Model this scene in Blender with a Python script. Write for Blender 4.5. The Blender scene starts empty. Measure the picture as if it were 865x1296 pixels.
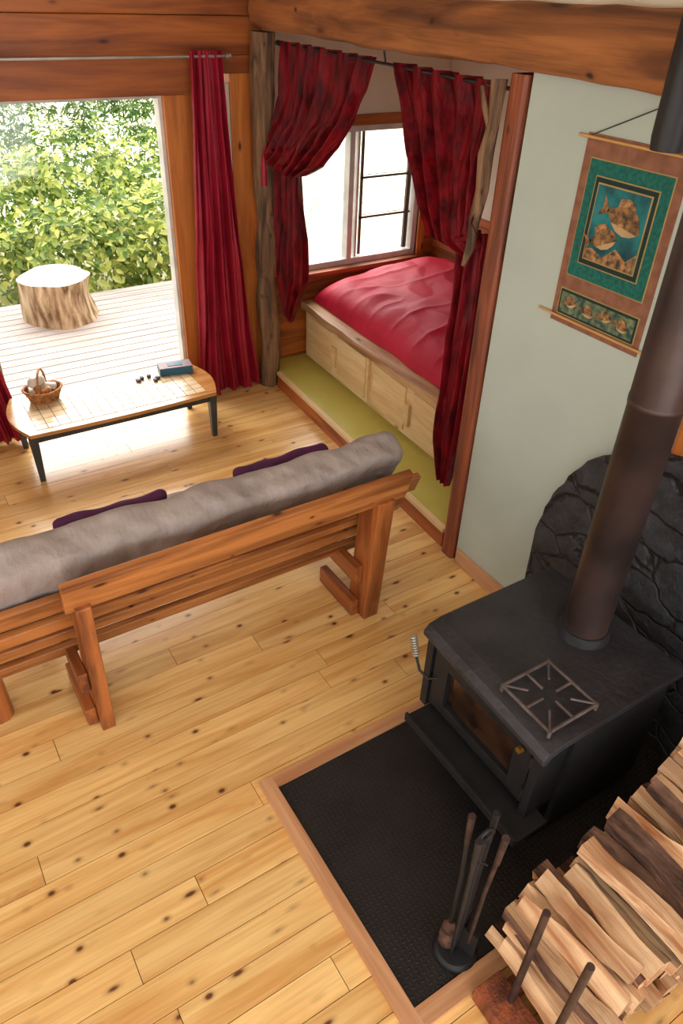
import bpy, bmesh, math, random
from mathutils import Vector, Matrix, noise
random.seed(7)
R=random.random
def U(a,b): return a+(b-a)*random.random()
def lin(c):
    o=[]
    for x in c:
        x=x/255.0
        o.append(x/12.92 if x<=0.04045 else ((x+0.055)/1.055)**2.4)
    return (o[0],o[1],o[2],1.0)

# ---------------------------------------------------------------- materials
def base(name):
    m=bpy.data.materials.new(name); m.use_nodes=True
    nt=m.node_tree; b=nt.nodes['Principled BSDF']
    return m,nt,b
def N(nt,t,**kw):
    n=nt.nodes.new(t)
    for k,v in kw.items(): setattr(n,k,v)
    return n
def mixc(nt,fac,a,b,blend='MIX'):
    n=N(nt,'ShaderNodeMix',data_type='RGBA',blend_type=blend)
    for s,v in ((0,fac),(6,a),(7,b)):
        if hasattr(v,'is_output'): nt.links.new(v,n.inputs[s])
        else: n.inputs[s].default_value=v
    return n.outputs[2]
def ramp(nt,src,stops):
    r=N(nt,'ShaderNodeValToRGB')
    el=r.color_ramp.elements
    while len(el)<len(stops): el.new(0.5)
    for e,(p,c) in zip(el,stops):
        e.position=p; e.color=c if len(c)==4 else (*c,1)
    nt.links.new(src,r.inputs[0]); return r.outputs[0]
def wood(name,c1,c2,axis='X',scale=1.0,knots=0.05,rough=0.5,isl=0.2,kcol=(70,35,15),coat=0.0,bump=0.15,kscale=1.0,small=0,spec=.5):
    m,nt,b=base(name)
    tc=N(nt,'ShaderNodeTexCoord'); geo=N(nt,'ShaderNodeNewGeometry')
    rnd=geo.outputs['Random Per Island']
    cb=N(nt,'ShaderNodeCombineXYZ')
    for i,k in enumerate((17.3,31.7,53.1)):
        mm=N(nt,'ShaderNodeMath',operation='MULTIPLY'); mm.inputs[1].default_value=k
        nt.links.new(rnd,mm.inputs[0]); nt.links.new(mm.outputs[0],cb.inputs[i])
    ad=N(nt,'ShaderNodeVectorMath',operation='ADD')
    nt.links.new(tc.outputs['Object'],ad.inputs[0]); nt.links.new(cb.outputs[0],ad.inputs[1])
    ai='XYZ'.index(axis)
    def mapped(l,s):
        mp=N(nt,'ShaderNodeMapping')
        v=[s*scale]*3; v[ai]=l*scale
        mp.inputs['Scale'].default_value=v
        nt.links.new(ad.outputs[0],mp.inputs[0]); return mp.outputs[0]
    n1=N(nt,'ShaderNodeTexNoise'); n1.inputs['Scale'].default_value=1.6; n1.inputs['Detail'].default_value=5; n1.inputs['Distortion'].default_value=0.8
    nt.links.new(mapped(0.7,8),n1.inputs['Vector'])
    n2=N(nt,'ShaderNodeTexNoise'); n2.inputs['Scale'].default_value=3; n2.inputs['Detail'].default_value=3
    nt.links.new(mapped(1.0,30),n2.inputs['Vector'])
    col=ramp(nt,n1.outputs[0],[(0.34,lin(c2)),(0.62,lin(c1))])
    g=ramp(nt,n2.outputs[0],[(0.35,(0.76,0.72,0.66)),(0.6,(1,1,1))])
    col=mixc(nt,0.5,col,g,'MULTIPLY')
    def knot(l,s,sc,th,col):
        vo=N(nt,'ShaderNodeTexVoronoi'); vo.inputs['Scale'].default_value=sc
        nt.links.new(mapped(l,s),vo.inputs['Vector'])
        k=ramp(nt,vo.outputs['Distance'],[(th,(1,1,1)),(th*1.9,(0.25,0.25,0.25)),(th*3.2,(0,0,0))])
        return mixc(nt,k,col,lin(kcol))
    if knots>0: col=knot(2.6,7,kscale,knots,col)
    if small>0: col=knot(6,9,1.0,small,col)
    hs=N(nt,'ShaderNodeHueSaturation'); mr=N(nt,'ShaderNodeMapRange')
    mr.inputs[3].default_value=1-isl; mr.inputs[4].default_value=1+isl*0.5
    nt.links.new(rnd,mr.inputs[0]); nt.links.new(mr.outputs[0],hs.inputs['Value']); nt.links.new(col,hs.inputs['Color'])
    nt.links.new(hs.outputs[0],b.inputs['Base Color'])
    b.inputs['Roughness'].default_value=rough; b.inputs['Specular IOR Level'].default_value=spec
    b.inputs['Coat Weight'].default_value=coat; b.inputs['Coat Roughness'].default_value=0.2
    if bump:
        bp=N(nt,'ShaderNodeBump'); bp.inputs['Strength'].default_value=bump; bp.inputs['Distance'].default_value=0.01
        nt.links.new(n2.outputs[0],bp.inputs['Height']); nt.links.new(bp.outputs[0],b.inputs['Normal'])
    return m
def plain(name,c,rough=0.6,metal=0,c2=None,nscale=6,bump=0,bscale=40,sheen=0,isl=0,coat=0,stretch=None,bdist=0.01,spec=.5):
    m,nt,b=base(name)
    tc=N(nt,'ShaderNodeTexCoord'); vec=tc.outputs['Object']
    if stretch:
        mp=N(nt,'ShaderNodeMapping'); mp.inputs['Scale'].default_value=stretch
        nt.links.new(vec,mp.inputs[0]); vec=mp.outputs[0]
    n1=N(nt,'ShaderNodeTexNoise'); n1.inputs['Scale'].default_value=nscale; n1.inputs['Detail'].default_value=5
    nt.links.new(vec,n1.inputs['Vector'])
    if c2 is None: c2=tuple(x*0.88 for x in c)
    col=ramp(nt,n1.outputs[0],[(0.35,lin(c2)),(0.65,lin(c))])
    if isl:
        geo=N(nt,'ShaderNodeNewGeometry'); hs=N(nt,'ShaderNodeHueSaturation'); mr=N(nt,'ShaderNodeMapRange')
        mr.inputs[3].default_value=1-isl; mr.inputs[4].default_value=1+isl
        nt.links.new(geo.outputs['Random Per Island'],mr.inputs[0]); nt.links.new(mr.outputs[0],hs.inputs['Value'])
        nt.links.new(col,hs.inputs['Color']); col=hs.outputs[0]
    nt.links.new(col,b.inputs['Base Color'])
    b.inputs['Roughness'].default_value=rough; b.inputs['Metallic'].default_value=metal; b.inputs['Specular IOR Level'].default_value=spec
    b.inputs['Sheen Weight'].default_value=sheen; b.inputs['Coat Weight'].default_value=coat
    if sheen: b.inputs['Sheen Tint'].default_value=lin(tuple(min(255,x*1.4+10) for x in c))
    if bump:
        n2=N(nt,'ShaderNodeTexNoise'); n2.inputs['Scale'].default_value=bscale; n2.inputs['Detail'].default_value=4
        nt.links.new(vec,n2.inputs['Vector'])
        bp=N(nt,'ShaderNodeBump'); bp.inputs['Strength'].default_value=bump; bp.inputs['Distance'].default_value=bdist
        nt.links.new(n2.outputs[0],bp.inputs['Height']); nt.links.new(bp.outputs[0],b.inputs['Normal'])
    return m
def leafmat(name,stops):
    m,nt,b=base(name)
    geo=N(nt,'ShaderNodeNewGeometry')
    col=ramp(nt,geo.outputs['Random Per Island'],[(p,lin(c)) for p,c in stops])
    nt.links.new(col,b.inputs['Base Color']); b.inputs['Roughness'].default_value=0.5
    tr=N(nt,'ShaderNodeBsdfTranslucent'); nt.links.new(col,tr.inputs[0])
    mx=N(nt,'ShaderNodeMixShader'); mx.inputs[0].default_value=0.4
    nt.links.new(b.outputs[0],mx.inputs[1]); nt.links.new(tr.outputs[0],mx.inputs[2])
    nt.links.new(mx.outputs[0],nt.nodes['Material Output'].inputs[0])
    return m

M={}
M['floor']=wood('pine_floor',(241,199,130),(214,158,88),'X',1,0.06,0.3,0.13,(98,50,20),coat=0.5,bump=0.05,kscale=1.4,small=0.062)
M['gap']=plain('floor_gap',(60,34,16),0.9)
M['wallwood']=wood('cedar_wall',(184,102,38),(128,62,20),'X',0.8,0.04,0.5,0.25)
M['wallwoodZ']=wood('cedar_trim_vertical',(204,122,50),(162,86,32),'Z',0.8,0.04,0.5,0.2)
M['wallwoodY']=wood('cedar_wall_side',(188,104,46),(130,64,26),'Y',0.8,0.03,0.5,0.2)
M['beam']=wood('rough_beam',(172,108,56),(94,54,28),'Y',0.7,0.07,0.75,0.1,(50,26,12),bump=0.9,small=0.05)
M['post']=wood('driftwood_post',(142,106,74),(70,48,32),'Z',1.5,0.05,0.8,0.1,bump=0.9)
M['redpost']=wood('red_cedar_post',(150,78,46),(78,38,22),'Z',1,0.03,0.55,0.1,bump=0.5)
M['sage']=plain('sage_wall',(182,194,183),0.4,c2=(174,186,175),nscale=2,bump=0.05,bscale=120)
M['cream']=plain('cream_wall',(226,216,196),0.6,c2=(215,204,182),nscale=2)
M['bench']=wood('bench_wood',(190,120,64),(122,66,30),'X',1,0.05,0.32,0.28,(56,26,12),coat=0.2,small=0.05)
M['benchZ']=wood('bench_wood_leg',(172,100,50),(108,54,26),'Z',1,0.04,0.35,0.2,(60,28,12),coat=0.15)
M['benchY']=wood('bench_wood_cross',(166,94,46),(108,54,26),'Y',1,0.04,0.4,0.2,(70,30,10))
M['pale']=wood('pale_pine',(236,208,158),(220,182,126),'Y',0.9,0.04,0.5,0.1,(150,90,45))
M['plank']=wood('live_edge_plank',(204,164,122),(140,98,64),'Y',0.9,0.05,0.5,0.1)
M['lino']=plain('green_linoleum',(196,186,92),0.28,c2=(186,174,80),nscale=3)
M['mattress']=plain('futon_cover',(166,153,146),0.9,c2=(142,129,124),nscale=3,bump=0.7,bscale=7,sheen=0.1,bdist=0.035,stretch=(1.6,1,1))
M['purple']=plain('purple_cloth',(84,22,72),0.8,c2=(56,14,48),sheen=0.1)
M['satin']=plain('crimson_satin',(154,20,44),0.5,c2=(134,14,34),nscale=5,sheen=0.05,spec=.35)
M['velvet']=plain('crushed_velvet',(118,10,20),0.5,c2=(66,3,10),nscale=16,bump=0.6,bscale=24,sheen=0.1,stretch=(1,1,0.4),bdist=0.02,spec=.15)
M['duvet']=plain('red_duvet',(188,24,56),0.6,c2=(176,18,48),nscale=4,bump=0.3,bscale=5,sheen=0.1,bdist=0.03,spec=.3)
M['iron']=plain('cast_iron_black',(29,29,31),0.55,c2=(20,20,22),nscale=9,bump=0.12,bscale=60,spec=.4)
M['irontop']=plain('stove_top_plate',(50,49,53),0.45,c2=(32,32,35),nscale=5,bump=0.6,bscale=30,bdist=0.008)
M['dark']=plain('firebox_glass',(26,17,13),0.15,c2=(64,42,28),nscale=9)
M['pipe']=plain('stove_pipe',(76,58,53),0.42,metal=0.35,c2=(44,35,33),nscale=3,bump=0.1,bscale=30)
M['steel']=plain('bright_steel',(200,198,190),0.3,metal=0.9)
M['rack']=plain('rusty_steel',(84,64,58),0.5,metal=0.5,c2=(52,42,40),nscale=20)
M['trivet']=plain('trivet_wire',(104,92,88),0.45,metal=0.3,c2=(78,68,66),nscale=20)
M['brass']=plain('brass',(190,140,60),0.35,metal=0.8)
M['plate']=plain('diamond_plate',(36,32,33),0.5,metal=0.1,c2=(26,23,24),nscale=4,spec=.4)
M['hearthwood']=wood('hearth_trim',(206,156,114),(180,124,84),'X',1,0.0,0.5,0.1)
M['hearthwoodY']=wood('hearth_trim_side',(206,156,114),(180,124,84),'Y',1,0.0,0.5,0.1)
M['split']=wood('split_firewood',(228,192,152),(172,120,82),'Y',1.2,0.0,0.8,0.42,bump=0.8,spec=.2)
M['bark']=plain('bark',(116,86,70),0.95,c2=(54,38,32),nscale=14,bump=1.0,bscale=25,stretch=(1.5,0.4,1.5),bdist=0.03,isl=.35,spec=.2)
M['white']=plain('white_vinyl',(206,202,194),0.4)
M['black']=plain('black_muntin',(30,30,32),0.5)
M['muntin']=plain('window_muntin',(92,84,78),0.5)
M['alu']=plain('aluminium_rod',(190,188,184),0.35,metal=0.7)
M['deck']=wood('deck_boards',(178,171,166),(154,147,143),'X',1,0.03,0.85,0.10,(110,104,98),spec=.2)
M['deckgap']=plain('deck_gap',(30,28,26),.9)
M['stumpbark']=plain('stump_bark',(208,186,150),0.9,c2=(112,84,56),nscale=5,bump=0.9,bscale=14,stretch=(3,3,0.5),bdist=0.03,spec=.2)
M['stumptop']=plain('stump_top',(206,198,182),0.9)
M['ground']=plain('ground',(226,218,194),1,c2=(205,196,160),nscale=2)
M['tabledark']=plain('table_painted_dark',(62,66,64),0.5,c2=(50,52,51))
M['tabletop']=wood('table_oak',(200,144,84),(170,112,56),'X',1,0,0.22,0.05,coat=0.5)
M['tile']=plain('table_tile',(222,198,160),0.25,c2=(204,174,132),nscale=12,isl=0.1,coat=0.4)
M['grout']=plain('table_grid_line',(100,76,58),0.6)
M['wicker']=plain('wicker',(192,130,70),0.7,c2=(130,78,34),nscale=40,bump=0.6,bscale=60)
M['shell']=plain('shell_white',(222,212,200),0.5)
M['stone']=plain('pebble_dark',(62,56,66),0.5)
M['boxteal']=plain('game_box_teal',(44,96,120),0.5)
M['boxred']=plain('game_box_red',(170,90,80),0.5,c2=(60,110,120),nscale=30)
M['tbrown']=plain('tapestry_brown',(146,98,74),0.85,c2=(124,80,58),nscale=18)
M['tteal']=plain('tapestry_teal',(14,108,94),0.8,c2=(8,82,74),nscale=60)
M['tgreen']=plain('tapestry_dark_green',(16,48,42),0.8)
M['tgold']=plain('tapestry_gold',(178,152,90),0.7)
M['twater']=plain('tapestry_water',(36,134,136),0.8,c2=(10,58,66),nscale=7)
M['treef']=plain('tapestry_reef',(190,140,90),0.8,c2=(60,52,40),nscale=40)
M['tfish']=plain('tapestry_fish',(160,116,68),0.8,c2=(66,54,38),nscale=40)
M['tfishb']=plain('tapestry_fish_belly',(196,166,118),0.8)
M['tstrip']=plain('tapestry_strip',(120,130,92),0.8,c2=(18,66,64),nscale=34)
M['cord']=plain('cord',(70,64,58),0.8)
M['dowel']=plain('dowel',(210,160,96),0.6)
M['green']=leafmat('salal_leaves',[(0,(54,92,24)),(.35,(110,142,44)),(1,(224,228,126))])
M['glare_pale']=leafmat('glare_pale_twigs',[(0,(190,160,130)),(1,(240,232,204))])  # pale tones put the outdoor overexposure into the twig colour
M['spruce']=leafmat('spruce_needles',[(0,(34,84,34)),(1,(124,160,76))])
def rockmat():
    m,nt,b=base('black_rock_panel')
    tc=N(nt,'ShaderNodeTexCoord')
    n=N(nt,'ShaderNodeTexNoise'); n.inputs['Scale'].default_value=2.2; n.inputs['Detail'].default_value=4
    nt.links.new(tc.outputs['Object'],n.inputs['Vector'])
    va=N(nt,'ShaderNodeVectorMath',operation='SCALE'); va.inputs['Scale'].default_value=0.35
    nt.links.new(n.outputs['Color'],va.inputs[0])
    ad=N(nt,'ShaderNodeVectorMath',operation='ADD'); nt.links.new(tc.outputs['Object'],ad.inputs[0]); nt.links.new(va.outputs[0],ad.inputs[1])
    mp=N(nt,'ShaderNodeMapping'); mp.inputs['Scale'].default_value=(1,.75,1.25); nt.links.new(ad.outputs[0],mp.inputs[0])
    vo=N(nt,'ShaderNodeTexVoronoi',feature='DISTANCE_TO_EDGE'); vo.inputs['Scale'].default_value=4.8
    nt.links.new(mp.outputs[0],vo.inputs['Vector'])
    h=ramp(nt,vo.outputs['Distance'],[(0,(0,0,0)),(0.05,(0.75,0.75,0.75)),(0.5,(1,1,1))])
    n2=N(nt,'ShaderNodeTexNoise'); n2.inputs['Scale'].default_value=11; n2.inputs['Detail'].default_value=8; n2.inputs['Roughness'].default_value=.65
    nt.links.new(tc.outputs['Object'],n2.inputs['Vector'])
    hh=mixc(nt,0.45,h,n2.outputs[0])
    bp=N(nt,'ShaderNodeBump'); bp.inputs['Strength'].default_value=1; bp.inputs['Distance'].default_value=0.06
    nt.links.new(hh,bp.inputs['Height']); nt.links.new(bp.outputs[0],b.inputs['Normal'])
    c=ramp(nt,n2.outputs[0],[(.35,lin((28,28,31))),(.7,lin((56,56,61)))])
    c=mixc(nt,1.0,c,ramp(nt,vo.outputs['Distance'],[(0,(.2,.2,.2)),(.05,(1,1,1))]),'MULTIPLY')
    nt.links.new(c,b.inputs['Base Color']); b.inputs['Roughness'].default_value=0.6
    return m
M['rock']=rockmat()
def glassmat():
    m=bpy.data.materials.new('window_glass'); m.use_nodes=True; nt=m.node_tree; nt.nodes.clear()
    t=N(nt,'ShaderNodeBsdfTransparent'); g=N(nt,'ShaderNodeBsdfGlossy'); g.inputs['Roughness'].default_value=0.02
    x=N(nt,'ShaderNodeMixShader'); x.inputs[0].default_value=0.05; o=N(nt,'ShaderNodeOutputMaterial')
    nt.links.new(t.outputs[0],x.inputs[1]); nt.links.new(g.outputs[0],x.inputs[2]); nt.links.new(x.outputs[0],o.inputs[0])
    return m
M['glass']=glassmat()

# ---------------------------------------------------------------- mesh builder
class MB:
    def __init__(s): s.v=[];s.f=[];s.m=[];s.s=[];s.mats=[]
    def mi(s,k):
        if k not in s.mats: s.mats.append(k)
        return s.mats.index(k)
    def add(s,vs,fs,mat,smooth=False):
        o=len(s.v); s.v+= [tuple(v) for v in vs]; i=s.mi(mat)
        for f in fs: s.f.append(tuple(o+k for k in f)); s.m.append(i); s.s.append(smooth)
    def box(s,c,d,mat,rot=None):
        c=Vector(c); vs=[]
        for x in(-.5,.5):
            for y in(-.5,.5):
                for z in(-.5,.5):
                    p=Vector((x*d[0],y*d[1],z*d[2]))
                    if rot is not None: p=rot@p
                    vs.append(c+p)
        s.add(vs,[(0,1,3,2),(4,6,7,5),(0,4,5,1),(2,3,7,6),(0,2,6,4),(1,5,7,3)],mat)
    def bmm(s,x0,x1,y0,y1,z0,z1,mat): s.box(((x0+x1)/2,(y0+y1)/2,(z0+z1)/2),(x1-x0,y1-y0,z1-z0),mat)
    def prism(s,poly,z0,z1,mat,topmat=None,fn=None):
        n=len(poly)
        fn=fn or (lambda a,b,c:(a,b,c))
        vs=[fn(p[0],p[1],z0) for p in poly]+[fn(p[0],p[1],z1) for p in poly]
        s.add(vs,[tuple((i,(i+1)%n,n+(i+1)%n,n+i)) for i in range(n)]+[tuple(reversed(range(n)))],mat)
        s.add(vs[n:],[tuple(range(n))],topmat or mat)
    def tube(s,pts,rad,mat,seg=12,cap=True,capmat=None,wob=0,closed=False,wf=3):
        pts=[Vector(p) for p in pts]; n=len(pts)
        if not hasattr(rad,'__len__'): rad=[rad]*n
        rings=[]; up=None
        for i,p in enumerate(pts):
            t=(pts[min(i+1,n-1)]-pts[max(i-1,0)])
            if closed: t=pts[(i+1)%n]-pts[i-1]
            t.normalize()
            if up is None:
                up=t.orthogonal().normalized()
            up=(up-t*up.dot(t)).normalized(); sd=t.cross(up)
            ring=[]
            for k in range(seg):
                a=2*math.pi*k/seg; q=up*math.cos(a)+sd*math.sin(a)
                r=rad[i]
                if wob: r*=1+wob*noise.noise(p*wf+q*1.3)
                ring.append(p+q*r)
            rings.append(ring)
        vs=[v for r in rings for v in r]; fs=[]
        for i in range(n if closed else n-1):
            j=(i+1)%n
            for k in range(seg):
                l=(k+1)%seg
                fs.append((i*seg+k,i*seg+l,j*seg+l,j*seg+k))
        s.add(vs,fs,mat,True)
        if cap and not closed:
            s.add(rings[0],[tuple(reversed(range(seg)))],capmat or mat)
            s.add(rings[-1],[tuple(range(seg))],capmat or mat)
    def grid(s,fn,nu,nv,mat,smooth=True):
        vs=[fn(i/nu,j/nv) for j in range(nv+1) for i in range(nu+1)]
        fs=[(j*(nu+1)+i,j*(nu+1)+i+1,(j+1)*(nu+1)+i+1,(j+1)*(nu+1)+i) for j in range(nv) for i in range(nu)]
        s.add(vs,fs,mat,smooth)
    def rbox(s,c,d,r,mat,n=(10,10,10),rot=None,amp=0,fr=3,fn=None):
        c=Vector(c); h=Vector(d)/2
        for ax in range(3):
            a,b=(ax+1)%3,(ax+2)%3
            for sg in(-1,1):
                na,nb=n[a],n[b]; vs=[]
                for j in range(nb+1):
                    for i in range(na+1):
                        p=Vector((0,0,0)); p[ax]=sg*h[ax]
                        p[a]=-math.cos(math.pi*i/na)*h[a] if na<=14 else (2*i/na-1)*h[a]
                        p[b]=-math.cos(math.pi*j/nb)*h[b] if nb<=14 else (2*j/nb-1)*h[b]
                        q=Vector([max(-(h[k]-r),min(h[k]-r,p[k])) for k in range(3)])
                        dd=(p-q)
                        if dd.length<1e-6: dd=Vector((0,0,0)); dd[ax]=sg
                        nn=dd.normalized(); p=q+nn*r
                        if amp: p=p+nn*amp*noise.noise(Vector((p.x*fr,p.y*fr,p.z*fr))+c)
                        if fn: p=fn(p)
                        if rot is not None: p=rot@p
                        vs.append(c+p)
                fs=[]
                for j in range(nb):
                    for i in range(na):
                        f=(j*(na+1)+i,j*(na+1)+i+1,(j+1)*(na+1)+i+1,(j+1)*(na+1)+i)
                        fs.append(f if sg>0 else f[::-1])
                s.add(vs,fs,mat,True)
    def obj(s,name,bevel=0,merge=False,parent=None,solid=0,shift=True):
        me=bpy.data.meshes.new(name)
        V=s.v
        c=Vector((0,0,0))
        if shift:
            mn=[min(v[k] for v in V) for k in range(3)]; mx=[max(v[k] for v in V) for k in range(3)]
            c=Vector(((mn[0]+mx[0])/2,(mn[1]+mx[1])/2,mn[2]))
        me.from_pydata([tuple(Vector(v)-c) for v in V],[],s.f)
        for k in s.mats: me.materials.append(M[k])
        me.polygons.foreach_set('material_index',s.m)
        me.polygons.foreach_set('use_smooth',s.s)
        if merge:
            bm=bmesh.new(); bm.from_mesh(me); bmesh.ops.remove_doubles(bm,verts=bm.verts,dist=0.0005)
            bmesh.ops.recalc_face_normals(bm,faces=bm.faces); bm.to_mesh(me); bm.free()
        me.update()
        o=bpy.data.objects.new(name,me); o.location=c
        bpy.context.collection.objects.link(o)
        if bevel:
            md=o.modifiers.new('bevel','BEVEL'); md.width=bevel; md.segments=2; md.limit_method='ANGLE'; md.angle_limit=0.6
        if parent: o.parent=parent
        return o
def empty(name):
    o=bpy.data.objects.new(name,None); bpy.context.collection.objects.link(o); return o
def RX(a): return Matrix.Rotation(a,3,'X')
def RY(a): return Matrix.Rotation(a,3,'Y')
def RZ(a): return Matrix.Rotation(a,3,'Z')

WY=5.58
def wx(y): return 2.63+0.06*max(0,y-2.6)
def bx(y): return 3.09+0.045*(y-3.4)

# ---------------------------------------------------------------- floor
b=MB(); y=-1.6
while y<WY:
    w=0.138; x=-2.6+U(-2,0); xe=2.84 if y>2.62 else 2.64
    while x<xe:
        L=U(1.6,3.2); x0=max(x,-2.6); x1=min(x+L,xe)
        if x1-x0>0.02:
            b.bmm(x0+0.0014,x1-0.0014,y+0.0014,min(y+w,WY)-0.0014,-0.03,0,'floor')
        x+=L
    y+=w
b.bmm(-2.6,2.84,-1.6,WY,-0.12,-0.006,'gap')
b.obj('floor',shift=False)

# ---------------------------------------------------------------- window wall
def planks_h(b,x0,x1,y0,y1,z0,z1,h,mat):
    z=z0
    while z<z1-0.01:
        zz=min(z+h,z1); b.bmm(x0,x1,y0,y1,z,zz-0.003,mat); z=zz
b=MB()
T=WY+0.14; ZB=.05
planks_h(b,-2.6,0.58,WY,T,0,2.3,0.2,'wallwood')
b.bmm(0.58,2.06,WY,T,0,ZB,'wallwood')
b.bmm(2.06,2.28,WY-0.012,T,0,2.3,'wallwoodZ')
b.bmm(2.28,2.57,WY,T,0,2.36,'cream')
b.bmm(2.57,2.84,WY-0.012,T,0,2.42,'wallwoodZ')
b.bmm(-2.6,2.28,WY-0.05,T,2.3,2.53,'wallwood')
b.bmm(2.28,2.84,WY-0.03,T,2.42,2.53,'wallwood')
planks_h(b,-2.6,2.84,WY-0.02,T,2.53,3.4,0.235,'wallwood')
b.bmm(-2.6,2.84,WY,T,3.4,4.6,'wallwood')
b.obj('wall_far',bevel=0.006)
b=MB()
planks_h(b,2.84,4.66,WY,T,0,0.9,0.16,'wallwood')
b.bmm(2.84,3.05,WY,T,0.9,2.03,'wallwoodZ'); b.bmm(4.42,4.66,WY,T,0.9,1.35,'wallwood'); b.bmm(4.42,4.66,WY,T,1.35,2.03,'cream')
b.bmm(2.84,4.66,WY,T,2.03,3.0,'cream')
b.obj('wall_alcove_far',bevel=0.003)
b=MB()
planks_h(b,4.62,4.74,2.62,WY,0,1.35,0.16,'wallwoodY'); b.bmm(4.62,4.74,2.62,WY,1.35,3.0,'cream')
b.obj('wall_alcove_side',bevel=0.003)
b=MB(); b.bmm(2.755,4.62,2.5,2.62,0,2.96,'cream'); b.obj('wall_alcove_near')
b=MB(); b.bmm(2.76,4.74,2.5,T,2.97,3.05,'cream'); b.obj('ceiling_alcove')
b=MB(); b.bmm(2.63,2.75,1.44,2.62,0,2.72,'sage')
planks_h(b,2.63,2.75,-1.6,1.44,0,2.72,0.2,'wallwoodY')
b.bmm(2.64,2.75,-1.6,WY,2.94,4.6,'cream')
b.obj('wall_right')
b=MB(); planks_h(b,-2.72,-2.6,-1.6,WY,0,.8,.2,'wallwoodY'); b.bmm(-2.72,-2.6,3.9,WY,.8,4.6,'cream'); b.bmm(-2.72,-2.6,-1.6,-1.2,.8,4.6,'cream'); b.bmm(-2.72,-2.6,-1.2,3.9,2.6,4.6,'cream'); b.obj('fill_block_wall_left')  # unseen wall with a large opening, added to cut the sky fill indoors
b=MB(); b.bmm(2.60,2.629,1.36,1.45,0,2.66,'wallwoodZ'); b.obj('trim_1',bevel=0.004)
b=MB(); b.bmm(-2.7,2.8,-1.7,T,4.6,4.7,'cream'); b.obj('ceiling')
b=MB(); b.bmm(2.608,2.629,2.02,2.60,0,0.11,'hearthwoodY'); b.obj('baseboard_right',bevel=0.003)
b=MB()
def beamf(u,v):
    y=-1.5+ (WY+1.45)*v; a=2*math.pi*u+math.pi/4
    cx=wx(y)+0.06; r=1/max(abs(math.cos(a)),abs(math.sin(a)))
    rr=min(r,1.28)
    p=Vector((cx+0.135*rr*math.cos(a),y,2.825+0.125*rr*math.sin(a)))
    n=noise.noise(Vector((u*4,y*0.9,1)))*0.02+noise.noise(Vector((math.cos(a)*2,y*5,math.sin(a)*2)))*0.012
    p.x+=n*math.cos(a); p.z+=n*math.sin(a); return p
b.grid(beamf,48,110,'beam'); b.obj('ceiling_beam',merge=True)
b=MB()
b.tube([(2.76+0.012*math.sin(i*0.5),5.42+0.01*math.cos(i*.7),2.68*i/28) for i in range(29)],[0.082+0.005*math.sin(i*1.1) for i in range(29)],'post',22,wob=0.3,wf=5)
b.obj('log_post')
b=MB()
def pf(u,v):
    z=2.69*v; a=2*math.pi*u+math.pi/4; rr=min(1/max(abs(math.cos(a)),abs(math.sin(a))),1.3)
    n=1+0.09*noise.noise(Vector((u*3,z*1.6,5)))
    return Vector((2.68+0.07*rr*n*math.cos(a),2.69+0.05*rr*n*math.sin(a),z))
b.grid(pf,32,50,'redpost'); b.obj('cedar_post',merge=True)
b=MB()
b.tube([(2.60,2.80,2.66),(2.59,2.78,2.5),(2.60,2.82,2.35),(2.59,2.80,2.2),(2.60,2.84,2.05),(2.59,2.83,1.92),(2.60,2.87,1.82)],[.035,.03,.036,.027,.03,.022,.012],'post',14,wob=0.5,wf=8)
b.tube([(2.59,2.79,2.45),(2.565,2.83,2.55),(2.56,2.86,2.63)],[.018,.014,.008],'post',8)
b.obj('driftwood_branch')

# ---------------------------------------------------------------- step and bed platform
b=MB()
b.prism([(wx(2.76)+0.02,2.76),(4.6,2.64),(4.6,WY-0.005),(wx(WY)+0.02,WY-0.005)],0.001,0.14,'wallwoodY','lino')
def slab(b,x_off0,x_off1,y0,y1,z0,z1,mat,f=wx):
    b.prism([(f(y0)+x_off0,y0),(f(y0)+x_off1,y0),(f(y1)+x_off1,y1),(f(y1)+x_off0,y1)],z0,z1,mat)
slab(b,-0.005,0.02,2.77,5.33,0.001,0.118,'wallwoodY')
slab(b,-0.012,0.028,2.77,5.33,0.118,0.146,'pale')
b.obj('floor_step',bevel=0.002)
b=MB()
b.prism([(bx(2.66)+.02,2.66),(4.6,2.66),(4.6,WY-.03),(bx(WY)+.02,WY-.03)],0.14,0.60,'pale')
for (y0,y1) in((4.42,5.5),(3.28,4.36),(2.68,3.22)):
    slab(b,-.004,.03,y0,y1,.165,.59,'pale',bx)
    ym=(y0+y1)/2
    if y1-y0>0.6:
        slab(b,-.035,-.002,ym-.03,ym+.03,.27,.45,'pale',bx)
        slab(b,-.014,-.002,y0+.03,ym-.05,.2,.56,'pale',bx); slab(b,-.014,-.002,ym+.05,y1-.03,.2,.56,'pale',bx)
n=26; P=[]
for i in range(n+1):
    y=2.68+(WY-0.05-2.68)*i/n
    P.append((bx(y)-0.05+0.03*noise.noise(Vector((y*2.3,3,0))),y))
P+=[(3.5,WY-0.05),(3.5,2.68)]
b.prism(P,0.60,0.665,'plank')
b.obj('bed_platform',bevel=0.005)
b=MB()
def rdg(p): return 1-abs(noise.noise(p))*2
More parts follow.
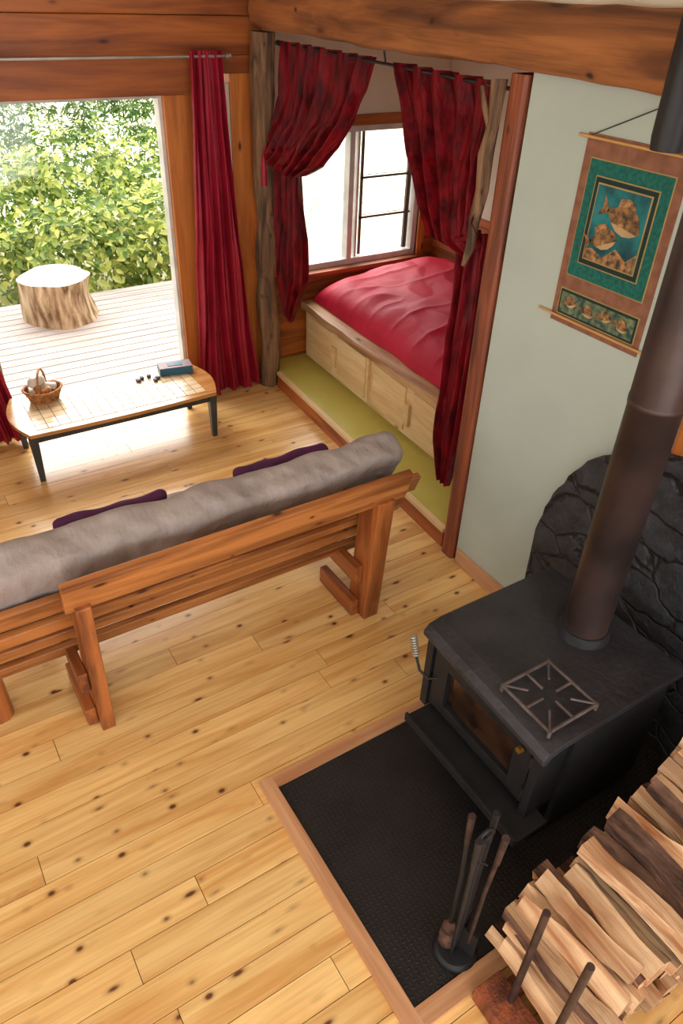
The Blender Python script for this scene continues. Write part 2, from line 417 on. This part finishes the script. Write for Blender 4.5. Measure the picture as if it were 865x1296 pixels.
def duv(u,v):
    y=2.95+2.55*v; xs=bx(y)+.06; x=xs+(4.58-xs)*u
    a=abs(2*u-1)**5; c=abs(2*v-1)**7
    h=max(0,(1-a))**0.45*max(0,(1-c))**0.45
    p=Vector((x*1.5,y*1.5,0))
    wr=0.05*noise.noise(p)+0.03*abs(noise.noise(Vector((x*2.2+y*1.4,y*3.6-x*2,2))))-.03*abs(noise.noise(Vector((x*3-y*2,y*2+x*3,17))))
    wr+=.013*max(0,rdg(Vector((x*1.2+y*2.6,y*.9-x*.9,31))))**4
    ex=0.05*noise.noise(Vector((0,y*2.0,9)))*(1-u)
    return Vector((x+ex,y,0.67+h*(0.25+.13*u+wr)))
b.grid(duv,150,220,'duvet'); b.obj('duvet')
b=MB(); b.rbox((4.0,3.15,1.12),(0.7,0.45,0.16),0.07,'duvet',(14,12,8),RX(0.25),0.03,5); b.obj('pillow',merge=True)

# ---------------------------------------------------------------- windows
b=MB()
x0,x1,z0,z1=0.58,2.06,ZB,2.3
f=0.025
b.bmm(x0,x0+f,WY+.03,WY+.12,z0,z1,'white'); b.bmm(x1-f,x1,WY+.03,WY+.12,z0,z1,'white')
b.bmm(x0+f,x1-f,WY+.03,WY+.12,z1-f,z1,'white'); b.bmm(x0+f,x1-f,WY+.03,WY+.12,z0,z0+f,'white')
b.bmm(x0+f,x1-f,WY+.07,WY+.075,z0+f,z1-f,'glass')
b.obj('window_1')
b=MB()
x0,x1,z0,z1=3.05,4.42,0.9,2.03
for (p,q) in((x0,x0+.05),(x1-.05,x1)): b.bmm(p,q,WY+.02,WY+.12,z0,z1,'white')
b.bmm(x0+.05,x1-.05,WY+.02,WY+.12,z0,z0+.05,'white'); b.bmm(x0+.05,x1-.05,WY+.02,WY+.12,z1-.05,z1,'white')
b.bmm(3.65,3.70,WY+.015,WY+.10,z0+.05,z1-.05,'white'); b.bmm(3.75,3.775,WY+.05,WY+.09,z0+.05,z1-.05,'white')
for z in(1.27,1.60): b.bmm(3.80,4.36,WY+.06,WY+.075,z,z+.018,'muntin'); b.bmm(3.80,4.36,WY+.06,WY+.075,z+.03,z+.036,'white')
b.bmm(3.80,3.825,WY+.06,WY+.075,.96,1.97,'muntin'); b.bmm(4.30,4.34,WY+.055,WY+.08,.96,1.97,'muntin')
b.bmm(x0-.07,x0,WY-.02,WY+.02,z0-.08,z1+.08,'wallwoodZ'); b.bmm(x1,x1+.07,WY-.02,WY+.02,z0-.08,z1+.08,'wallwoodZ')
b.bmm(x0,x1,WY-.02,WY+.02,z1,z1+.08,'wallwood'); b.bmm(x0-.07,x1+.07,WY-.07,WY+.02,z0-.035,z0,'wallwood')
b.bmm(x0+.05,x1-.05,WY+.11,WY+.114,z0+.05,z1-.05,'glass')
b.obj('window_2')

# ---------------------------------------------------------------- curtains
def lerp_rows(rows,v):
    n=len(rows)-1; t=v*n; i=min(int(t),n-1); f=t-i; f=f*f*(3-2*f)*0.5+f*0.5
    return [a+(b_-a)*f for a,b_ in zip(rows[i],rows[i+1])]
def curtain(rows,plane,nf,mat,mb,nu=120,nv=60,ph=0,sag=0):
    def fn(u,v):
        aL,zL,aR,zR,amp,off=lerp_rows(rows,v)
        s=u+0.25/nf*noise.noise(Vector((u*3,v*2,ph)))
        a=aL+(aR-aL)*s; z=zL+(zR-zL)*u
        z-=sag*math.sin(math.pi*u)*v
        d=amp*(math.sin(2*math.pi*nf*u+ph+1.2*noise.noise(Vector((v*2.5,ph,0))))+0.45*math.sin(2*math.pi*nf*2.3*u+v*2+ph))+off
        d+=amp*0.6*noise.noise(Vector((u*5,v*6,ph+3)))
        if plane=='Y': return Vector((a,5.44-d,z))
        return Vector((wx(min(a,5.4))+0.05-d,a,z))
    mb.grid(fn,nu,nv,mat)
CUR=MB()
curtain([(2.22,2.57,2.46,2.57,.018,0),(2.21,2.2,2.47,2.2,.026,0),(2.16,1.3,2.53,1.3,.034,0),(2.10,.6,2.6,.6,.038,0),(2.06,.03,2.67,.02,.042,0)],'Y',4,'satin',CUR)
CUR.obj('window_curtain')
CUR=MB()
curtain([(-.05,2.57,.45,2.57,.02,0),(-.05,1.3,.48,1.3,.03,0),(.0,.03,.66,.02,.035,0)],'Y',8,'satin',CUR,ph=2)
CUR.obj('window_curtain')
b=MB(); b.tube([(-.3,5.44,2.535),(2.5,5.44,2.535)],.009,'alu',10); b.tube([(2.5,5.44,2.535),(2.53,5.44,2.535)],.016,'alu',10)
b.tube([(2.48,5.44,2.535),(2.48,5.54,2.535)],.007,'alu',8); b.obj('curtain_rod')
b=MB(); b.tube([(wx(5.3)+.05,5.30,2.62),(wx(2.8)+.04,2.78,2.62)],.009,'black',10)
b.tube([(wx(3.9)+.05,3.9,2.62),(wx(3.9)+.03,3.9,2.70)],.006,'black',8); b.tube([(wx(5.3)+.05,5.30,2.62),(wx(5.3)+.05,5.34,2.62)],.017,'black',10); b.obj('curtain_rod')
V=MB()
curtain([(5.24,2.64,4.02,2.64,.03,0),(5.24,2.32,4.07,2.46,.035,.01),(5.26,2.14,4.16,2.30,.035,.05),(5.28,2.03,4.28,2.14,.035,.11),(5.29,1.96,4.42,2.0,.035,.15),(5.3,1.92,4.65,1.90,.03,.14),(5.3,1.93,4.85,1.90,.012,.05)],'X',6,'velvet',V,nu=140,nv=80,sag=.07)
curtain([(5.3,2.0,5.0,2.0,.02,.02),(5.31,1.85,4.9,1.85,.03,.02),(5.31,1.35,4.82,1.42,.035,.02),(5.31,1.02,4.85,1.10,.035,.02),(5.27,.86,4.98,.86,.03,.02),(5.2,.70,5.1,.68,.02,.02)],'X',3,'velvet',V,ph=1,nu=70,nv=60)
V.tube([(wx(5.1)-.03,5.32,1.99),(wx(5.1)-.09,5.1,1.96),(wx(5.1)-.03,4.9,1.93)],.014,'velvet',8)
V.tube([(2.70,5.27,2.0),(2.68,5.27,1.9),(2.68,5.27,1.72)],[.008,.02,.026],'satin',10)
V.obj('alcove_curtain')
V=MB()
curtain([(3.77,2.64,2.86,2.64,.03,0),(3.66,2.46,2.84,2.5,.035,.0),(3.53,2.22,2.83,2.35,.035,.03),(3.33,2.02,2.82,2.2,.03,.09),(3.15,1.90,2.81,2.05,.03,.12),(2.98,1.87,2.80,1.95,.015,.05)],'X',5,'velvet',V,ph=.7,nu=130,nv=80,sag=.06)
curtain([(3.05,1.98,2.82,1.98,.02,.02),(3.04,1.75,2.80,1.75,.03,.02),(3.02,1.45,2.78,1.5,.035,.02),(3.06,.98,2.77,1.0,.04,.02),(3.02,.7,2.79,.7,.035,.02),(2.93,.44,2.84,.42,.02,.02)],'X',3,'velvet',V,ph=4,nu=70,nv=60)
V.tube([(wx(2.8)-.03,2.82,1.97),(wx(2.9)-.08,2.92,1.94),(wx(3)-.01,3.05,1.93)],.014,'velvet',8)
V.obj('alcove_curtain')

# ---------------------------------------------------------------- coffee table
b=MB()
TX0,TX1,TY0,TY1,TZ=0.50,2.04,4.76,5.38,0.40
def outline(ins=0):
    P=[]
    x0,x1,y0,y1=TX0+ins,TX1-ins,TY0+ins,TY1-ins
    for i in range(9):
        t=i/8; P.append((x0+.08+(x1-x0-.16)*t,y0-.02*math.sin(math.pi*t)))
    for i in range(1,8):
        t=i/8; P.append((x1-.08*(1-math.sin(math.pi*t)), y0+(y1-y0)*t))
    for i in range(9):
        t=i/8; P.append((x1-.08-(x1-x0-.16)*t,y1+.01*math.sin(math.pi*t)))
    for i in range(1,8):
        t=i/8; P.append((x0+.08*(1-math.sin(math.pi*t)),y1-(y1-y0)*t))
    return P
b.prism(outline(),TZ-.028,TZ,'tabletop')
gx0,gx1,gy0,gy1=TX0+.14,TX1-.14,TY0+.05,TY1-.05
b.bmm(gx0,gx1,gy0,gy1,TZ-.001,TZ+.001,'grout')
nx,ny=16,7
for i in range(nx):
    for j in range(ny):
        a=gx0+(gx1-gx0)*i/nx; c=gy0+(gy1-gy0)*j/ny
        b.bmm(a+.0025,a+(gx1-gx0)/nx-.0025,c+.0025,c+(gy1-gy0)/ny-.0025,TZ,TZ+.0025,'tile')
b.bmm(TX0+.1,TX1-.1,TY0+.04,TY0+.06,TZ-.09,TZ-.028,'tabledark'); b.bmm(TX0+.1,TX1-.1,TY1-.06,TY1-.04,TZ-.09,TZ-.028,'tabledark')
b.bmm(TX0+.08,TX0+.1,TY0+.05,TY1-.05,TZ-.09,TZ-.028,'tabledark'); b.bmm(TX1-.1,TX1-.08,TY0+.05,TY1-.05,TZ-.09,TZ-.028,'tabledark')
for x in(TX0+.1,TX1-.1):
    for y in(TY0+.05,TY1-.05):
        vs=[]
        for (h,z) in((.018,0),(.03,TZ-.03)):
            for (p,q) in((-1,-1),(1,-1),(1,1),(-1,1)): vs.append((x+p*h,y+q*h,z))
        b.add(vs,[(3,2,1,0),(4,5,6,7),(0,1,5,4),(1,2,6,5),(2,3,7,6),(3,0,4,7)],'tabledark')
b.obj('coffee_table',bevel=.003)
b=MB(); c=Vector((.80,5.24,TZ+.004))
def bas(u,v):
    a=2*math.pi*u; r=.085+.035*v; w=.004*math.sin(a*24+ (math.pi if int(v*12)%2 else 0))
    return c+Vector(((r+w)*1.15*math.cos(a),(r+w)*.9*math.sin(a),.085*v+.012*v*abs(math.cos(a))))
b.grid(bas,96,14,'wicker')
b.prism([(c.x+.095*math.cos(t*.4189),c.y+.075*math.sin(t*.4189)) for t in range(15)],c.z,c.z+.008,'wicker')
b.tube([c+Vector((.137*math.cos(2*math.pi*t/24),.108*math.sin(2*math.pi*t/24),.086+.012*abs(math.cos(2*math.pi*t/24)))) for t in range(24)],.009,'wicker',8,closed=True)
b.tube([c+Vector((.05*math.cos(math.pi*t/14),.108*math.cos(math.pi*t/14),.086+.15*math.sin(math.pi*t/14))) for t in range(15)],.008,'wicker',8)
for i in range(13):
    p=c+Vector((U(-.07,.07),U(-.05,.05),U(.06,.125)))
    b.rbox(p,(.075,.055,.05),.02,'wicker' if i%4==3 else 'shell',(6,6,6),RZ(U(0,3)),.012,20)
b.rbox(c+Vector((-.03,.01,.15)),(.10,.08,.09),.035,'shell',(8,8,8),RY(.4),.02,20)
b.obj('wicker_basket')
b=MB(); rr=RZ(-.18)
b.box((1.82,5.24,TZ+.035),(.26,.13,.062),'boxteal',rr); b.box((1.82,5.24,TZ+.0665),(.255,.125,.001),'boxred',rr)
b.box((1.82,5.24,TZ+.0685),(.12,.06,.003),'boxteal',rr)
b.obj('game_box',bevel=.002)
b=MB()
for p in((1.50,5.20),(1.54,5.23),(1.62,5.15),(1.65,5.18),(1.60,5.24)):
    b.rbox((p[0],p[1],TZ+.014),(.045,.032,.022),.010,'stone',(6,6,6),RZ(U(0,3)),.004,30)
b.obj('pebble_group',merge=True)

# ---------------------------------------------------------------- futon sofa
F=empty('futon_sofa')
b=MB()
lean=math.atan(.39)
def by(z): return 2.725-(z-.37)*.39
for z,h,xa,xb,dy in((.36,.085,-.2,2.04,0),(.49,.085,-.2,2.08,.012),(.625,.095,-.2,2.13,0),(.775,.12,-.2,2.2,.012)):
    b.box(((xa+xb)/2,by(z)+dy,z),(xb-xa,.038,h),'bench',RX(lean))
b.box((1.135,2.425,.915),(1.75,.045,.18),'bench',RX(.30))
for x,w_ in((.33,.065),(1.87,.10)):
    b.box((x,2.515,.43),(w_,.17,.86),'benchZ',RX(.08))
    b.box((x-w_/2-.024,2.95,.32),(.045,.9,.12),'benchY'); b.box((x-w_/2-.026,2.70,.06),(.05,.36,.11),'benchY')
    b.box((x-w_/2-.024,3.36,.15),(.045,.1,.30),'benchZ')
for i in range(5): b.box((.98,2.86+i*.125,.395),(2.3,.09,.03),'bench')
b.tube([(-.12,2.84,0),(-.12,2.84,.27)],[.085,.08],'benchZ',14,wob=.2)
b.obj('frame',bevel=.006,parent=F)
b=MB()
def mwr(p):
    x=p.x
    p=p.copy(); k=.012*math.sin(x*9+3*noise.noise(Vector((x*2,0,0))))*max(0,p.z)/.3
    p.y+=k; p.z+=.02*noise.noise(Vector((x*4,p.y*6,3)))
    w_=.014*abs(noise.noise(Vector((x*9+p.y*9,p.y*4,p.z*5))))+.012*abs(noise.noise(Vector((x*5,p.y*14,p.z*14))))
    p.z-=w_; p.y+=w_
    return p
zc=.76
b.rbox((.95,by(zc)+.15,zc+.02),(2.30,.20,.60),.065,'mattress',(200,14,40),RX(lean),.03,4,mwr)
b.obj('back_mattress',merge=True,parent=F)
b=MB(); b.rbox((.95,3.12,.50),(2.26,.58,.17),.07,'mattress',(60,24,10),None,.03,4); b.obj('seat_mattress',merge=True,parent=F)
for i,xc in enumerate((.60,1.47)):
    b=MB(); b.rbox((xc,2.845,.85),(.54,.08,.42),.039,'purple',(30,8,20),RX(lean),.04,6); b.obj('purple_cushion_%d'%(i+1),merge=True,parent=F)

# ---------------------------------------------------------------- hearth
b=MB()
HX,HY0,HY1=.81,.64,1.81
b.bmm(HX+.07,2.57,HY0+.07,HY1-.06,0,.011,'plate')
s_=.034; i=0
y=HY0+.085
while y<HY1-.07:
    x=HX+.085; j=0
    while x<2.56:
        if (i+j)%2: dx,dy=.013,.0045
        else: dx,dy=.0045,.013
        b.add([(x-dx,y,.011),(x,y-dy,.011),(x+dx,y,.011),(x,y+dy,.011),(x,y,.0145)],[(0,1,4),(1,2,4),(2,3,4),(3,0,4)],'plate',True)
        x+=s_*.62; j+=1
    y+=s_*.62; i+=1
b.bmm(HX,HX+.065,HY0,HY1,0,.025,'hearthwoodY'); b.bmm(HX+.065,2.57,HY1-.06,HY1,0,.025,'hearthwood'); b.bmm(HX+.065,2.57,HY0,HY0+.07,0,.025,'hearthwood')
b.obj('hearth_pad')
b=MB(); P=[(.43,0.002)]
for i in range(49):
    a=math.pi*i/48; rr_=1+.03*noise.noise(Vector((i*.45,0,0)))
    P.append((1.22-.78*rr_*math.cos(a),.68+.80*rr_*math.sin(a)))
P.append((2.0,0.002))
b.prism(P,2.575,2.628,'rock',fn=lambda a,c,z:(z,a,c))
b.obj('stone_fireback')

# ---------------------------------------------------------------- stove
b=MB()
X0,X1,Y0,Y1=1.55,2.35,.93,1.69
b.bmm(1.63,2.32,.97,1.65,.27,.70,'iron')
P=[(X0+.02,.675),(X0,.69),(X0,.715),(X0+.025,.742),(X0+.09,.755),(X1,.755),(X1,.72),(X0+.1,.72),(X0+.04,.705)]
b.prism([(p[0],p[1]) for p in P],Y0,Y1,'irontop',fn=lambda a,c,z:(a+.03*(z-Y0)/(Y1-Y0)*(1 if a<1.8 else 0),z,c))
fx=1.60
b.bmm(fx-.005,fx+.035,1.01,1.10,.32,.67,'iron'); b.bmm(fx-.005,fx+.035,1.52,1.61,.32,.67,'iron')
b.bmm(fx-.005,fx+.035,1.10,1.52,.32,.38,'iron'); b.bmm(fx-.005,fx+.035,1.10,1.52,.60,.67,'iron')
b.bmm(fx+.02,fx+.032,1.10,1.52,.38,.60,'dark')
b.bmm(1.585,1.64,.96,1.0,.28,.70,'iron'); b.bmm(1.585,1.64,1.62,1.66,.28,.70,'iron')
b.bmm(1.48,1.66,.90,1.62,.255,.28,'iron'); b.bmm(1.47,1.485,.90,1.62,.255,.30,'iron')
b.bmm(1.72,2.24,1.03,1.58,.04,.27,'iron'); b.bmm(1.66,2.30,.97,1.65,.0155,.045,'iron')
for y in(1.66,.96): b.bmm(1.75,2.3,y-.012,y+.012,.1,.72,'iron')
for z in(.40,.60): b.tube([(1.59,1.005,z-.03),(1.59,1.005,z+.03)],.012,'iron',10)
b.tube([(1.60,1.58,.50),(1.56,1.60,.50),(1.54,1.64,.53),(1.535,1.67,.60)],.007,'iron',8)
h0=Vector((1.535,1.67,.60)); h1=Vector((1.53,1.70,.70))
cp=[]
for i in range(90):
    t=i/89; a=t*2*math.pi*8; c_=h0.lerp(h1,t); cp.append(c_+Vector((.015*math.cos(a),.015*math.sin(a),0)))
b.tube(cp,.0035,'steel',6)
b.tube([h0,h1],.004,'steel',6)
b.tube([(1.585,1.06,.62),(1.565,1.06,.62)],.014,'brass',10)
b.tube([(2.146,1.305,.755),(2.146,1.305,.80)],[.112,.104],'irontop',32)
b.obj('wood_stove',bevel=.006)
b=MB()
b.tube([(2.146,1.305,.80),(2.146,1.305,1.85),(2.146,1.305,1.851),(2.146,1.305,1.875),(2.146,1.305,1.876),(2.146,1.305,2.6),(2.146,1.305,4.59)],[.094,.094,.097,.097,.095,.095,.095],'pipe',40)
b.obj('stove_pipe')
b=MB(); tx0,tx1,ty0,ty1,tz=1.615,1.865,.985,1.24,.785
pts=[(tx0,ty0),(tx1,ty0),(tx1,ty1),(tx0,ty1)]
for i in range(4):
    p,q=pts[i],pts[(i+1)%4]; b.tube([(p[0],p[1],tz),(q[0],q[1],tz)],.0075,'trivet',8)
    b.tube([(p[0],p[1],tz+.006),(p[0],p[1],.756)],.008,'trivet',8)
cx,cy=(tx0+tx1)/2,(ty0+ty1)/2
for i in range(4):
    p,q=pts[i],pts[(i+1)%4]; mx,my=(p[0]+q[0])/2,(p[1]+q[1])/2
    b.tube([(mx,my,tz),(mx+(cx-mx)*.72,my+(cy-my)*.72,tz)],.0065,'trivet',8)
    b.tube([(p[0],p[1],tz+.002),(p[0]+(cx-p[0])*.55,p[1]+(cy-p[1])*.55,tz+.002)],.0055,'trivet',8)
b.obj('trivet')

# ---------------------------------------------------------------- fire tools
b=MB(); cx,cy=1.13,.79
b.tube([(cx,cy,.0155),(cx,cy,.03),(cx,cy,.04)],[.085,.085,.07],'iron',28)
b.tube([(cx,cy,.04),(cx,cy,.78)],.009,'iron',10)
b.tube([(cx+.03*math.cos(t*.45),cy,.81+.03*math.sin(t*.45)) for t in range(14)],.007,'iron',8,closed=True)
for a,k in((0.4,0),(1.9,1),(3.5,2),(5.1,3)):
    dx,dy=.05*math.cos(a),.05*math.sin(a)
    b.tube([(cx,cy,.66),(cx+dx*.6,cy+dy*.6,.665)],.005,'iron',6)
    ex,ey=cx+dx*.8,cy+dy*.8
    b.tube([(ex,ey,.13),(ex+dx*.1,ey+dy*.1,.5),(ex+dx*.3,ey+dy*.3,.72)],.0085,'rack' if k==3 else 'iron',8)
    b.tube([(ex+dx*.3,ey+dy*.3,.70),(ex+dx*.4,ey+dy*.4,.86)],[.010,.013],'rack' if k%2 else 'iron',10)
    if k==0: b.box((ex+dx*.15,ey+dy*.15,.12),(.09,.012,.16),'iron',RZ(a))
    if k==1: b.tube([(ex,ey,.045),(ex,ey,.15),(ex,ey,.18)],[.038,.03,.01],'bark',12)
    if k==2: b.tube([(ex,ey,.13),(ex+.0,ey,.06),(ex+.04,ey,.055)],[.007,.007,.003],'iron',8)
    if k==3: b.box((ex,ey,.13),(.06,.01,.14),'iron',RZ(a))
b.obj('fireplace_tool_set')

# ---------------------------------------------------------------- firewood
FW=empty('firewood_rack_with_logs')
b=MB()
def logp(c,L,w,h,yaw,pit,roll,pb=.4):
    n=random.choice((3,4,4,5)); P=[]
    a0=U(0,6)
    for k in range(n):
        a=2*math.pi*k/n+U(-.3,.3); P.append(Vector((w*.62*math.cos(a),0,h*.62*math.sin(a))))
    rt=Matrix.Rotation(yaw,3,'Z')@Matrix.Rotation(pit,3,'X')
    seg=8; rings=[]
    for j in range(seg+1):
        t=j/seg-.5; k=1+U(-.07,.07)
        bow=.01*math.sin(t*5+a0)
        rings.append([Vector(c)+rt@(Matrix.Rotation(roll,3,'Y')@(p*k+Vector((U(-.002,.002),0,U(-.002,.002))))+Vector((bow,t*L,0))) for p in P])
    vs=[v for r in rings for v in r]
    bark=random.random()<pb; bs=random.randrange(n)
    for k in range(n):
        fs=[(j*n+k,j*n+(k+1)%n,(j+1)*n+(k+1)%n,(j+1)*n+k) for j in range(seg)]
        b.add(vs,fs,'bark' if (bark and k in(bs,(bs+1)%n)) else 'split')
    b.add(rings[0],[tuple(reversed(range(n)))],'split'); b.add(rings[-1],[tuple(range(n))],'split')
x=1.245
while x<2.5:
    top=.40+.27*min(1,(x-1.2)/.9)+U(-.035,.035)
    z=.085
    w=U(.045,.08)
    while z<top:
        h=U(.045,.085)
        logp((x+U(-.01,.01),.48+U(-.035,.035),z+h/2),U(.38,.47),w*1.2,h*1.15,U(-.12,.12),U(-.05,.05),U(0,3),.5)
        z+=h*.95
    x+=w
b.obj('firewood_stack',parent=FW)
b=MB()
for y in(.36,.535):
    b.tube([(1.165,y,.03),(1.165,y,.73)],.013,'rack',12)
b.bmm(1.10,2.5,.30,.36,.0,.06,'redpost'); b.bmm(1.10,2.5,.54,.60,.0,.06,'redpost')
b.bmm(1.08,1.20,.20,.63,0.0,.09,'redpost')
b.obj('rack',bevel=.003,parent=FW)

# ---------------------------------------------------------------- tapestry
b=MB(); X=2.63
def panel(y0,y1,z0,z1,lv,mat): b.bmm(X-.002-.002*lv,X-.0005,y0,y1,z0,z1,mat)
panel(1.755,2.255,1.745,2.53,1,'tbrown'); panel(1.795,2.215,1.965,2.445,2,'tgold'); panel(1.80,2.21,1.97,2.44,3,'tteal')
panel(1.845,2.165,2.03,2.385,4,'tgold'); panel(1.85,2.16,2.035,2.38,5,'tgreen'); panel(1.868,2.142,2.055,2.362,6,'tgold'); panel(1.874,2.136,2.061,2.356,7,'twater')
panel(1.785,2.225,1.785,1.905,2,'tgold'); panel(1.79,2.22,1.79,1.90,3,'tgreen'); panel(1.80,2.21,1.80,1.89,4,'tstrip')
def flat(pts,lv,mat): b.add([(X-.0025-.002*lv,p[0],p[1]) for p in pts],[tuple(range(len(pts)))],mat)
def fish(cy,cz,L,H,ang,lv,fl=1):
    # fl=1 : head toward smaller y (right side as seen from the room)
    def tr(p):
        c,s=math.cos(ang),math.sin(ang); return (cy-fl*(p[0]*c-p[1]*s),cz+p[0]*s+p[1]*c)
    up=[(-.50,.05),(-.40,.13),(-.25,.30),(-.05,.46),(.15,.48),(.32,.36),(.44,.16),(.50,.0)]
    dn=[(.46,-.10),(.34,-.26),(.15,-.38),(-.08,-.38),(-.28,-.24),(-.42,-.10),(-.50,-.05)]
    flat([tr((p[0]*L,p[1]*H)) for p in up+dn],lv,'tfish')
    flat([tr((p[0]*L,p[1]*H)) for p in[(-.46,.04),(-.72,.36),(-.64,0),(-.72,-.36),(-.46,-.04)]],lv,'tfish')
    flat([tr((p[0]*L,p[1]*H)) for p in[(-.28,.27),(-.30,.52),(-.10,.66),(.12,.62),(.16,.47),(-.05,.44)]],lv+.1,'treef')
    flat([tr((p[0]*L,p[1]*H)) for p in[(.46,-.10),(.34,-.26),(.15,-.38),(-.08,-.38),(-.28,-.24),(-.05,-.18),(.2,-.14)]],lv+.3,'tfishb')
    flat([tr((L*.34+.005*math.cos(k),H*.12+.005*math.sin(k))) for k in range(6)],lv+.5,'black')
    flat([tr((p[0]*L,p[1]*H)) for p in[(.12,-.02),(-.10,-.26),(-.02,.04)]],lv+.5,'treef')
fish(1.975,2.245,.185,.13,-.3,8); fish(2.05,2.155,.14,.10,.3,8.6)
flat([(2.136,2.061),(1.874,2.061),(1.874,2.14),(1.92,2.10),(1.98,2.135),(2.04,2.085),(2.10,2.11),(2.136,2.10)],7.5,'treef')
for q,(yy,zz) in enumerate(((2.15,1.85),(2.05,1.84),(1.95,1.85),(1.86,1.84))): fish(yy,zz,.075,.05,.2*(-1)**q,5+q*.01)
b.tube([(X-.009,1.72,2.515),(X-.009,2.30,2.515)],.006,'dowel',8); b.tube([(X-.011,1.70,1.775),(X-.011,2.33,1.775)],.006,'dowel',8)
b.tube([(X-.004,2.24,2.52),(X-.004,1.90,2.675)],.0025,'cord',6); b.tube([(X-.004,1.90,2.675),(X-.004,1.77,2.52)],.0025,'cord',6)
b.obj('fish_tapestry')
b=MB(); b.tube([(2.42,1.73,2.56),(2.42,1.73,2.60),(2.42,1.73,2.95)],[.055,.06,.06],'black',24); b.tube([(2.42,1.73,2.95),(2.42,1.73,4.59)],.06,'black',24); b.obj('black_conduit')

# ---------------------------------------------------------------- exterior
b=MB(); y=T+.01
while y<8.6: b.bmm(-3.5,7,y,y+.135,-.14,-.10,'deck'); y+=.149
b.bmm(-3.5,7,T+.01,8.55,-.3,-.15,'deckgap')
b.obj('deck')
b=MB(); b.bmm(-30,40,T+.2,60,-.7,-.6,'ground'); b.obj('ground')
b=MB()
b.tube([(1.60,8.08,-.10+.46*i/8) for i in range(9)],[.36,.35,.345,.34,.34,.34,.345,.345,.35],'stumpbark',40,capmat='stumptop',wob=.25)
b.obj('tree_stump')
def leaves(name,mat,bushes,n,size,asp=.55):
    b=MB(); vs=[];fs=[]
    for i in range(n):
        c,r=random.choice(bushes)
        d=Vector((U(-1,1),U(-1,.5),U(-.5,1)))
        if d.length<.1: continue
        d.normalize()
        rr=1+.35*noise.noise(d*2.5+Vector(c))
        p=Vector(c)+Vector((d.x*r[0],d.y*r[1],d.z*r[2]))*rr*U(.75,1.08)
        p.y=max(p.y,8.72)
        nrm=(d+Vector((U(-.8,.8),U(-.8,.8),U(-.2,1)))).normalized()
        t=nrm.orthogonal().normalized(); t=Matrix.Rotation(U(0,6.28),3,nrm)@t; s=nrm.cross(t)
        L=size*U(.6,1.3); k=len(vs)
        vs+=[p-t*L*.5,p+s*L*asp*.5+nrm*L*.08-t*L*.1,p+t*L*.5,p-s*L*asp*.5+nrm*L*.08-t*L*.1]
        fs.append((k,k+1,k+2,k+3))
    b.add(vs,fs,mat); return b.obj(name)
B=[]
for i in range(8): B.append(((-2.5+i*.9+U(-.2,.2),9.6+U(-.2,.3),-.1),(.8,.7,.7+U(-.1,.25))))
for i in range(7): B.append(((-2.3+i*1.0,10.9+U(-.3,.3),.2),(1.0,.9,.85+U(-.1,.3))))
leaves('salal_bushes','green',B,20000,.125)
D=[((6.2+i*.9,11.0+U(-.5,1),.0),(.8,.8,.7)) for i in range(5)]
leaves('glare_pale_shrubs','glare_pale',D,1600,.14,.12)  # sparse shrubs coloured pale for the glare beyond the alcove window
sp=[]
for tx in(.4,2.3,3.7,5.0,-1.4):
    for k in range(9):
        for q in range(3):
            sp.append(((tx+U(-.5,.5)*(1.5-.12*k),13.6+U(-.4,.3),-.1+k*.42+U(-.1,.1)),(.95-.08*k,.9-.07*k,.16)))
leaves('spruce_trees','spruce',sp,26000,.15,.22)

# ---------------------------------------------------------------- lights
w=bpy.data.worlds.new('sky'); bpy.context.scene.world=w; w.use_nodes=True
bg=w.node_tree.nodes['Background']; bg.inputs[0].default_value=(1,.985,.965,1); bg.inputs[1].default_value=2.9
s=bpy.data.lights.new('sun','SUN'); s.energy=8; s.angle=1.2; s.color=(1,.97,.91)
so=bpy.data.objects.new('sun',s); bpy.context.collection.objects.link(so)
so.rotation_euler=Vector((-.10,-.66,-.75)).to_track_quat('-Z','Y').to_euler()
so.location=(2,12,8)

# ---------------------------------------------------------------- camera
cam=bpy.data.cameras.new('camera'); co=bpy.data.objects.new('camera',cam); bpy.context.collection.objects.link(co)
r=Vector((.8462,-.5319,.034)); u=Vector((.2908,.5145,.807)); bk=r.cross(u).normalized(); u=bk.cross(r).normalized(); r.normalize()
mt=Matrix((( r.x,u.x,bk.x,0),(r.y,u.y,bk.y,0),(r.z,u.z,bk.z,3.0),(0,0,0,1)))
co.matrix_world=mt
cam.sensor_fit='VERTICAL'; cam.sensor_height=36; cam.lens=925/1296*36; cam.clip_start=.05; cam.clip_end=200
bpy.context.scene.camera=co
try:
    bpy.context.scene.view_settings.view_transform='Standard'
except Exception as e: print(e)
